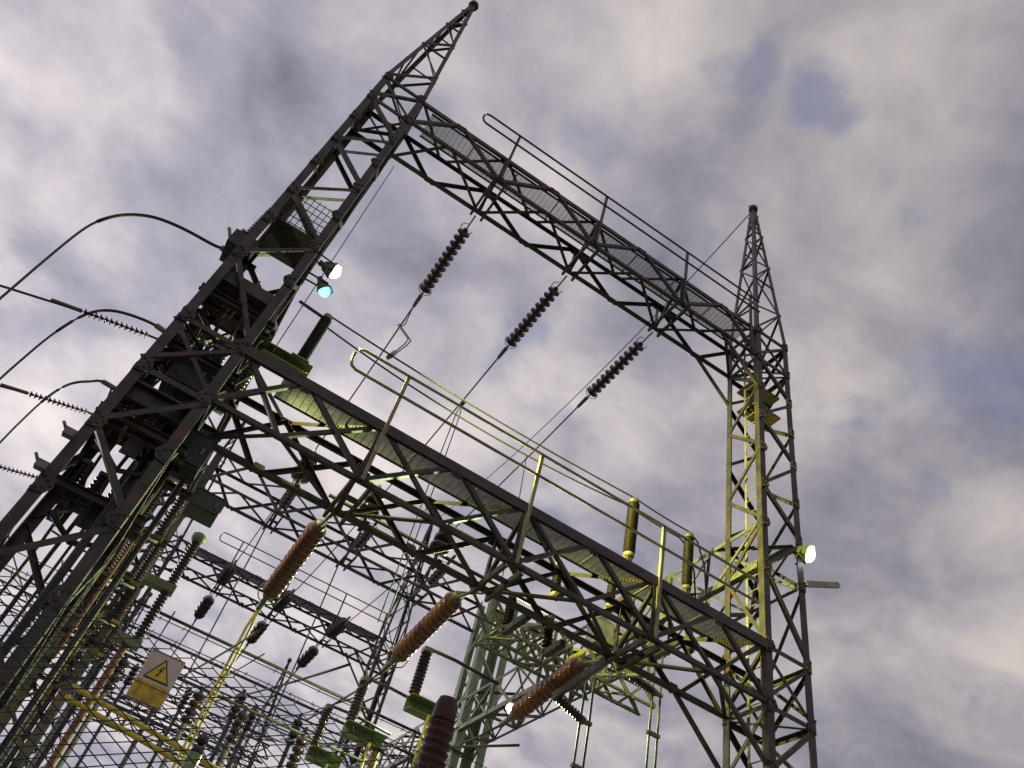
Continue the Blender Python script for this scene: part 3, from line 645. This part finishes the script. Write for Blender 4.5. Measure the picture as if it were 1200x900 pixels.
# cables, pipes and switch gear carried up the tower
for k, (x, y, z0, z1, r, m, l) in enumerate(((-1.15, 9.2, GROUND, 7.2, .05, 'cable', 'thick black riser cable inside the left tower'), (-1.0, 9.3, GROUND, 6.8, .04, 'steel', 'brownish conduit inside the left tower'), (-.95, 9.55, GROUND, 9.0, .05, 'steel', 'grey conduit behind the right legs of the left tower'), (-.66, 9.6, GROUND, 6.0, .04, 'steel', 'dark conduit right of the left tower legs'))):
    wire('riser_pipe', l, [(x, y, z0), (x + .01, y, (z0 + z1) / 2), (x, y, z1)], r, m, 'riser pipes on the left tower', 'pipe', 10)
sw_labels = ('nearest', 'second', 'third', 'fourth', 'fifth', 'sixth')
for k in range(6):
    y = 10.4 + k * 2.4
    t = thing('disconnector', f'dark disconnector slung under the left longitudinal beam, {sw_labels[k]} from the viewer', 'switch', (-1.34, y, 8.55), 'disconnectors under the left longitudinal beam')
    MB().channel((-.62, 0, -.08), (.62, 0, -.08), .12, .14, .01).build('base_channel', 'steel', t)
    for dx in (-.5, 0, .5):
        MB().lathe(ribbed(.95, .11, .075), (dx, 0, -.16), (dx, 0, -2), 12).build('porcelain', 'dark_porcelain', t, True)
        MB().box((dx, 0, -1.15), .2, .14, .08).build('terminal', 'rust', t)
    MB().tube([(-.55, 0, -1.2), (.55, .05, -1.22)], .035, 8).build('blade', 'fitting', t, True)
    MB().tube([(.0, -.2, .0), (.0, -.2, -3.2)], .03, 8).build('drive_rod', 'rust', t, True)
for k, (x, z) in enumerate(((-1.9, 4.75), (-1.9, 4.27))):
    t = thing('step_bolt_bracket', ('upper' if k == 0 else 'lower') + ' small bolt bracket on the outer edge of the left tower leg', 'bracket', (x + .03, 8.46, z))
    MB().box((0, 0, 0), .12, .10, .09).build('plate', 'fitting', t); MB().tube([(-.05, 0, .02), (-.13, 0, .1)], .018, 6).build('bolt', 'fitting', t, True)

# pipe, sleeve and box around the lower beam
wire('drive_pipe', 'tan pipe running along the back of the lower beam', [(1.55, 10.2, 7.30), (3.9, 10.2, 7.33), (5.4, 10.2, 7.31)], .045, 'rail', None, 'pipe', 10)
wire('drive_pipe', 'thin black rod running parallel below the tan pipe', [(1.2, 10.15, 6.75), (6.9, 10.15, 6.72)], .03, 'conductor', None, 'pipe', 8)
t = thing('ribbed_sleeve', 'bright yellow ribbed sleeve above the right brown insulator', 'sleeve', (6.18, 10.38, 6.50))
for j in range(6):
    MB().lathe([(0, .035), (.01, .055), (.045, .06), (.055, .035)], (0, .075 * j, .004 * j), (0, .075 * j + 1, .004 * j), 10).build('rib', 'yellow', t, True)
MB().tube([(0, -.05, 0), (0, .5, .02)], .03, 8).build('core', 'yellow', t, True)
cabinet('control_box', 'grey control box on the green-lit beam behind the right brown insulator', (8.3, 13.3, 8.9), .5, .45, .55, 'grating')
# switch linkage packed into and behind the left tower
for k, (z, y) in enumerate(((7.75, 8.95), (6.75, 9.1), (5.35, 9.0), (4.6, 9.6))):
    t = thing('switch_linkage', ('topmost', 'second', 'third', 'lowest')[k] + ' tangle of switch rods and plates inside the left tower', 'switch', (XL, y, z), 'switch linkages inside the left tower')
    for j in range(3):
        MB().channel((-.05, -.32 + j * .32, .05 * j), (1.08, -.32 + j * .32, .05 * j), .06, .11, .008).build('channel', 'steel', t)
    for j in range(7):
        x = .05 + j * .155; h = random.uniform(.35, .8)
        MB().tube([(x, random.uniform(-.35, .4), -h * .4), (x + random.uniform(-.2, .2), random.uniform(-.35, .4), h)], random.uniform(.012, .03), 8).build('rod', random.choice(('steel', 'cable', 'rust')), t, True)
    for j in range(4):
        x = .1 + j * .25
        MB().lathe(ribbed(.36, .075, .06), (x, -.1 + .1 * (j % 2), .08), (x + .02, -.1, 3), 12).build('porcelain', 'dark_porcelain', t, True)
        MB().box((x, -.1 + .1 * (j % 2), .47), .12, .16, .05).build('terminal', 'fitting', t)
    for j in range(3):
        MB().box((.2 + .32 * j, .15 - .3 * (j % 2), -.12 - .05 * j), .2, .03, .26).build('plate', 'steel', t)
    MB().tube([(.15, -.2, -.3), (.5, .0, -.45), (.9, .2, -.2), (1.05, .3, .4)], .035, 8).build('cable', 'cable', t, True)
for k in range(5):
    x = -1.6 + .17 * k; y = 9.62 + .05 * (k % 3)
    pts = [(x, y, GROUND), (x + random.uniform(-.05, .05), y, 1.5), (x + random.uniform(-.08, .08), y, 4.0), (x + random.uniform(-.1, .1), y - .2, 6.4), (x + .3, y - .5, 7.4)]
    wire('control_cable', ('leftmost', 'second', 'middle', 'fourth', 'rightmost')[k] + ' of five black control cables climbing behind the left tower', smooth_path(pts), .02 + .006 * (k % 2), 'cable', 'control cables behind the left tower', 'cable', 8)

# tall post insulators right of the left tower
t = thing('post_insulator', 'slim dark double post insulator with green clamp right of the left tower', 'insulator', (-.14, 13.0, 4.7), 'post insulators above the warning sign')
MB().lathe(ribbed(.85, .085), (0, 0, 0), (0, 0, 1), 12).build('porcelain', 'dark_porcelain', t, True)
MB().lathe(ribbed(.85, .085), (0, 0, 1.0), (0, 0, 3), 12).build('porcelain', 'dark_porcelain', t, True)
MB().box((-.14, 0, .93), .5, .2, .13).build('clamp', 'lime', t)
MB().box((-.1, 0, -.06), .4, .2, .12).build('foot', 'green', t)
MB().lathe([(0, .07), (.05, .12), (.14, .12), (.18, .06)], (0, 0, 1.85), (0, 0, 3), 12).build('cap', 'green', t, True)
MB().tube([(-.1, 0, -.1), (-.1, 0, GROUND - 4.7)], .06, 10).build('stand', 'rust', t, True)

# disconnector row on green channels, lower middle
row = [((4.04, 12.0), 4.72, 'first'), ((3.75, 14.1), 4.56, 'second'), ((3.74, 16.0), 4.46, 'third')]
nm = {'first': 'nearest green channel with a dark post insulator, beside the big brown bushing', 'second': 'green channel with dark post insulator, left of the one by the bushing', 'third': 'lowest green channel with dark post insulator, leftmost of the three'}
for (x0, y), x1, k in row:
    t = thing('disconnector', nm[k], 'switch', (x0, y, 5.22), 'disconnectors on green channels')
    MB().channel((0, .12, 0), (x1 - x0, .12, 0), .24, .24, .014).build('base_channel', 'lime', t)
    MB().box(((x1 - x0) / 2, 0, .128), (x1 - x0) * .95, .2, .012).build('cover', 'lime', t)
    MB().lathe(ribbed(.74, .10, .06), (.06, 0, .14), (.06, 0, 3), 12).build('porcelain', 'dark_porcelain', t, True)
    MB().box((.06, 0, .93), .16, .16, .08).build('terminal', 'fitting', t)
    MB().tube([(.06, 0, .98), (.6, 0, 1.0), (1.5, 0, .96)], .03, 8).build('blade', 'conductor', t, True)
    MB().tube([(x1 - x0 - .1, 0, -.12), (x1 - x0 - .1, 0, GROUND - 5.22)], .07, 10).build('stand', 'rust', t, True)
    MB().tube([(x1 - x0 - .3, -.1, -.1), (x1 - x0 - .34, -.12, -1.6)], .028, 8).build('drive_rod', 'yellow', t, True)
# big brown bushing close to the fence
t = thing('bushing', 'large dark brown tapered bushing at the bottom edge, closest to the viewer', 'bushing', (2.16, 5.5, GROUND))
MB().lathe([(0, .26), (2.2, .26), (2.25, .22)], (0, 0, 0), (0, 0, 1), 18).build('tank', 'dark_green', t, True)
pr = []
for i in range(26):
    z = i * .0655; r = .137 - .0012 * i
    pr += [(z, r * .88), (z + .02, r * .90), (z + .038, r), (z + .046, r), (z + .058, r * .88)]
MB().lathe(pr, (0, 0, 2.25), (0, 0, 3), 24).build('porcelain', 'dull_brown', t, True)
MB().lathe([(0, .09), (.03, .095), (.14, .085), (.19, .07), (.21, .02)], (0, 0, 3.95), (0, 0, 5), 18).build('cap', 'dull_brown', t, True)

# bus tubes and their posts far behind
for k, (y, z, l) in enumerate(((20.0, 6.85, 'lower bus tube on small post insulators behind the warning sign'), (20.0, 8.05, 'upper bus tube crossing behind the warning sign'), (23.0, 8.6, 'rear bus tube crossing behind the warning sign'))):
    wire('bus_tube', l, [(-2.5, y, z), (3, y, z), (9.0, y, z)], .038, group='bus tubes behind the warning sign', cat='busbar')
for k, x in enumerate((-.2, 1.7, 2.85, 4.42)):
    t = thing('post_insulator', ('leftmost', 'second', 'third', 'rightmost')[k] + ' small dark stacked insulator under the far lower bus tube', 'insulator', (x, 20, 6.0), 'small stacked insulators under the far bus tube')
    for j in range(4):
        o = link_mesh('shed', blob_me, t, (0, 0, .02 + j * .19)); o.scale = (.9, .9, 1)
    MB().tube([(0, 0, -.05), (0, 0, .84)], .05, 8).build('core', 'dark_porcelain', t, True)
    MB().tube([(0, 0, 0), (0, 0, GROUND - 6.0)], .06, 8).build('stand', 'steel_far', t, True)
for k, x in enumerate((1.05, 2.3, 5.1)):
    wire('overhead_conductor', ('left', 'middle', 'right')[k] + ' slanting conductor crossing the chain link from the far bus tubes', sagline((x + .2, 10.3, 4.6), (x, 26, 8.5), .1), .02)
# far strings behind the distant beam
for x, w_ in zip(XE, who):
    string(f'{w_} of three fat dark insulator strings behind the distant handrail beam', (x, FY + TD + .05, ZUB), (x, FY + 6, ZUB - .35), 4, bigdisc_me, .42, .5, 'fat strings behind the distant beam')
    wire('overhead_conductor', f'{w_} conductor running back from the distant beam', sagline((x, FY + 3.2, ZUB - .3), (x, 52.9, ZUB - .1), .7), .03)
    string(f'{w_} of three dark insulator strings in front of the distant handrail beam', (x, FY - .05, ZUB), (x, FY - 6, ZUB - .2), 4, bigdisc_me, .40, .3, 'fat strings in front of the distant beam')
    string(f'{w_} of three dark strings hung on the plain beam', (x, 20.05, 12.0), (x, 17.0, 12.6), 5, disc_me, .185, .3, 'strings on the plain beam')
    wire('dropper', f'{w_} pair of wires hanging through the plain beam', [(x - .05, 21.2, 12.1), (x, 21.3, 9.0), (x, 21.3, 6.9)], .022, group='droppers from the plain beam')

# more of the yard behind: bus lines, posts and cross wires
for k, (y, z) in enumerate(((26.0, 9.4), (29.0, 10.2), (36.0, 12.2), (40.0, 13.4), (45.0, 14.6))):
    wire('bus_wire', ('first', 'second', 'third', 'fourth', 'fifth')[k] + ' thin bus wire in the far yard, counted from the nearest', sagline((-6, y, z), (9, y, z), .12), .03, group='bus wires in the far yard', cat='busbar')
n_ = 0
ordn = ('first', 'second', 'third', 'fourth', 'fifth', 'sixth', 'seventh', 'eighth', 'ninth', 'tenth', 'eleventh', 'twelfth')
for y, z, xs in ((26.0, 9.4, (-3.2, -.9, 1.2, 3.4, 5.4)), (36.0, 12.2, (-3.0, .2, 2.6, 5.0)), (29.0, 10.2, (-1.8, 4.4, 6.4))):
    for x in xs:
        t = thing('post_insulator', f'tiny dark stacked insulator in the far yard, {ordn[n_]} in its scattered rows', 'insulator', (x, y, z - .95), 'tiny stacked insulators in the far yard'); n_ += 1
        for j in range(4):
            o = link_mesh('shed', blob_me, t, (0, 0, .02 + j * .2)); o.scale = (1, 1, 1.1)
        MB().tube([(0, 0, -.1), (0, 0, .95)], .06, 8).build('core', 'dark_porcelain', t, True)
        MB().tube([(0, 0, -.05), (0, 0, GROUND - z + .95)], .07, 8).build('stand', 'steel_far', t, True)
for k, (x0_, x1_) in enumerate(((-3.6, -3.2), (-2.4, -2.2), (.2, .4), (2.4, 2.2), (4.8, 5.2), (7.2, 7.4))):
    wire('bus_wire', ('far left', 'second', 'third', 'fourth', 'fifth', 'far right')[k] + ' thin wire running away through the far yard', sagline((x0_, 18.0, 7.4), (x1_, 46, 14.8), .5), .018, group='wires running away through the far yard')
T4L = copy_tree(LT, (XL, 53.0, GROUND), 'farthest lattice tower at the left end of the lowest beam', 'towers of the far gantries')
B5 = copy_tree(B2, (X0, 44.0, 13.2), 'thin far lattice beam between the distant walkway beam and the farthest one', 'beams farther back')

# pipes low at left, with the yellow lamplight painted on
for k, (a, b) in enumerate((((-.35, 8.0, 2.32), (1.15, 8.0, 2.16)), ((-.35, 8.0, 2.22), (1.15, 8.0, 2.06)))):
    wire('lit_yellow_pipe', ('upper' if k == 0 else 'lower') + ' of two pipes, painted as if lit yellow, low beside the left tower', [a, b], .024, 'yellow', 'pipes painted lamp-lit yellow beside the left tower', 'pipe', 8)
t = thing('short_post', 'fat brown and green stub insulator under the warning sign', 'insulator', (.85, 7.6, 2.0))
for j in range(3): link_mesh('shed', blob_me, t, (0, 0, .09 * j)).scale = (.34, .34, .55)
MB().tube([(0, 0, -.3), (0, 0, .1)], .06, 10).build('stem', 'lime', t, True)
MB().tube([(0, 0, -.3), (0, 0, GROUND - 2.0)], .05, 10).build('stand', 'rust', t, True)

# ------------------------------------------------------------------ floodlights
def flood(label, c, aim, lens, power, col, size=.34, cone=95, arm=None):
    c = Vector(c); aim = Vector(aim); d = (aim - c).normalized()
    t = thing('floodlight', label, 'floodlight', c, 'lit floodlights')
    t.rotation_mode = 'QUATERNION'; t.rotation_quaternion = Vector((1, 0, 0)).rotation_difference(d)
    s = size
    h = MB(); w0, w1 = s * .22, s * .5
    ring0 = [(-s * .75, -w0, -w0), (-s * .75, w0, -w0), (-s * .75, w0, w0), (-s * .75, -w0, w0)]
    ring1 = [(0, -w1, -w1 * .8), (0, w1, -w1 * .8), (0, w1, w1 * .8), (0, -w1, w1 * .8)]
    h.add(ring0 + ring1, [(0, 1, 5, 4), (1, 2, 6, 5), (2, 3, 7, 6), (3, 0, 4, 7), (3, 2, 1, 0)])
    hs = h.build('housing', 'dark_green', t)
    MB().lathe([(0, w1 * .92), (.05, w1 * .90), (.10, w1 * .66), (.13, .01)], (.0, 0, 0), (1, 0, 0), 16).build('lens', lens, hs, True)
    MB().box((.04, 0, w1 * .9), .12, w1 * 1.8, .012).build('visor', 'dark_green', hs)
    MB().tube([(-s * .75, 0, 0), (-s * 1.1, 0, 0)], .05, 8).build('gear_housing', 'dark_green', t, True)
    if arm is not None:
        inv = t.rotation_quaternion.inverted()
        for off in (-.09, .09):
            MB().tube([Vector((-s * .3, off, w1 * .5)), inv @ (Vector(arm) - c) + Vector((0, off, 0))], .016, 6).build('bracket', 'steel', t, True)
    ld = bpy.data.lights.new('flood_lamp', 'SPOT'); ld.energy = power; ld.color = col; ld.spot_size = R(cone); ld.spot_blend = .5; ld.shadow_soft_size = .12
    lo = bpy.data.objects.new('flood_lamp', ld); COL.objects.link(lo); lo.parent = t; lo.location = (.20, 0, 0)
    lo.rotation_euler = (0, R(-90), 0)
    return t
flood('upper lit floodlight with pale lens on the left tower', (-.50, 8.62, 9.45), (8.6, 9.0, 9.5), 'lamp_warm', 11000, (.90, .95, .14), .23, 58, (-.86, 8.62, 9.55))
flood('lower lit floodlight with cyan lens on the left tower', (-.46, 8.62, 8.98), (4.6, 10.4, 4.6), 'lamp_cyan', 800, (.92, 1.0, .26), .19, 90, (-.86, 8.62, 9.05))
flood('glaring white floodlight on the right tower', (9.42, 8.40, 9.32), (10.6, 7.0, 8.7), 'lamp_white', 1100, (.5, 1.0, .6), .30, 120, (9.2, 8.5, 9.1))
flood('small lit floodlight at the end of the right brown insulator', (8.25, 16.8, 8.24), (5.0, 15.5, 5.0), 'lamp_white', 5200, (.78, 1.0, .38), .28, 165, (8.45, 16.9, 8.63))

# ------------------------------------------------------------------ chain link fence with the warning sign
FYY = 3.6; FT = 1.33
fe = thing('chain_link_fence', 'chain link fence with barbed wire crossing the bottom of the view', 'fence', (0, FYY, GROUND))
x0, x1 = -4.0, 6.0; H = FT - GROUND; r = .0026; p = .10; k = 2.2
m = MB()
for sgn in (1, -1):
    i0 = int(-(k * H) / p) - 1; i1 = int((x1 - x0 + k * H) / p) + 1
    for i in range(i0, i1):
        xt = x0 + i * p                                   # where the wire meets the top selvage
        za = H - max(0.0, min(H, ((xt - x0) if sgn > 0 else (x1 - xt)) / k)); zt = H
        if xt > x1 and sgn > 0: zt = H - (xt - x1) / k
        if xt < x0 and sgn < 0: zt = H - (x0 - xt) / k
        if (sgn > 0 and xt < x0) or (sgn < 0 and xt > x1) or zt <= za + .01: continue
        f = lambda z: xt - sgn * k * (H - z)
        y = .004 * sgn; ks = max(2, int((zt - za) / .09)); pts = []
        for j in range(ks + 1):
            z = za + (zt - za) * j / ks
            pts.append((f(z) + random.uniform(-.005, .005), y + random.uniform(-.002, .002), z + random.uniform(-.002, .002)))
        if zt == H: pts.append((xt + .012 * sgn, y, H + random.uniform(.02, .035)))
        m.tube(pts, r, 4)
o = m.build('mesh', 'fence', fe); o['kind'] = 'stuff'
for (dz, dy, sag) in ((.02, 0, .012), (.085, -.02, .02)):
    b = MB(); pts = sagline((x0, dy, H + dz), (x1, dy, H + dz + .06), sag, 30)
    b.tube(pts, .0022, 5)
    for i in range(1, 90):
        c = pts[min(int(i / 90 * 30), 29)].lerp(pts[min(int(i / 90 * 30) + 1, 30)], (i / 90 * 30) % 1)
        a = random.uniform(0, 3.1)
        for s_ in (0, 1.6):
            v = Vector((.3, math.cos(a + s_), math.sin(a + s_))).normalized() * .014
            b.tube([c - v, c + v], .0014, 3)
    b.build('barbed_wire' if dz > .05 else 'line_wire', 'fence', fe)
for x in (-3.2, -.95, 3.4, 5.7):
    MB().tube([(x, .04, 0), (x, .04, H - .1), (x, -.06, H + .25)], .026, 10).build('post', 'fence', fe, True)

sg = thing('warning_sign', 'weathered white and yellow electrical hazard sign hung on the chain link', 'sign', (.115, FYY - .012, 1.19))
SW, SH = .150, .215
MB().box((0, 0, 0), SW, .003, SH).build('panel', 'sign_face', sg)
MB().box((0, -.003, -SH * .5 + SH * .205), SW * .94, .002, SH * .38).build('text_panel', 'sign_smudge', sg)
def tri(cx, cz, s, y, name, m_, par):
    b = MB(); h = s * .866
    b.prism(Vector((cx, y, cz)), Vector((cx, y - .0012, cz)), [(-s / 2, -h / 3), (s / 2, -h / 3), (0, 2 * h / 3)], Vector((1, 0, 0)), Vector((0, 0, 1)))
    return b.build(name, m_, par)
tb = tri(0, .022, .112, -.003, 'triangle_border', 'sign_black', sg); tri(0, .022, .092, -.0052, 'triangle', 'sign_yellow', tb)
b = MB()
bolt = [(.006, .038), (-.012, .008), (-.002, .010), (-.010, -.012), (-.014, -.009), (-.009, -.024), (.002, -.013), (-.004, -.013), (.010, .017), (0, .015), (.014, .036)]
b.prism(Vector((0, -.0072, .024)), Vector((0, -.0082, .024)), [(u * .8, v * .8) for u, v in bolt], Vector((1, 0, 0)), Vector((0, 0, 1)))
b.build('lightning_bolt', 'sign_black', tb)
for dz in (SH * .5 - .003, -SH * .5 + .003, -.037): MB().box((0, -.0045, dz), SW * .98, .001, .003).build('border_line', 'sign_black', sg)
for sx in (-1, 1):
    MB().tube([(sx * SW * .42, -.004, SH * .45), (sx * SW * .42, .02, SH * .45)], .003, 6).build('fixing', 'fitting', sg)
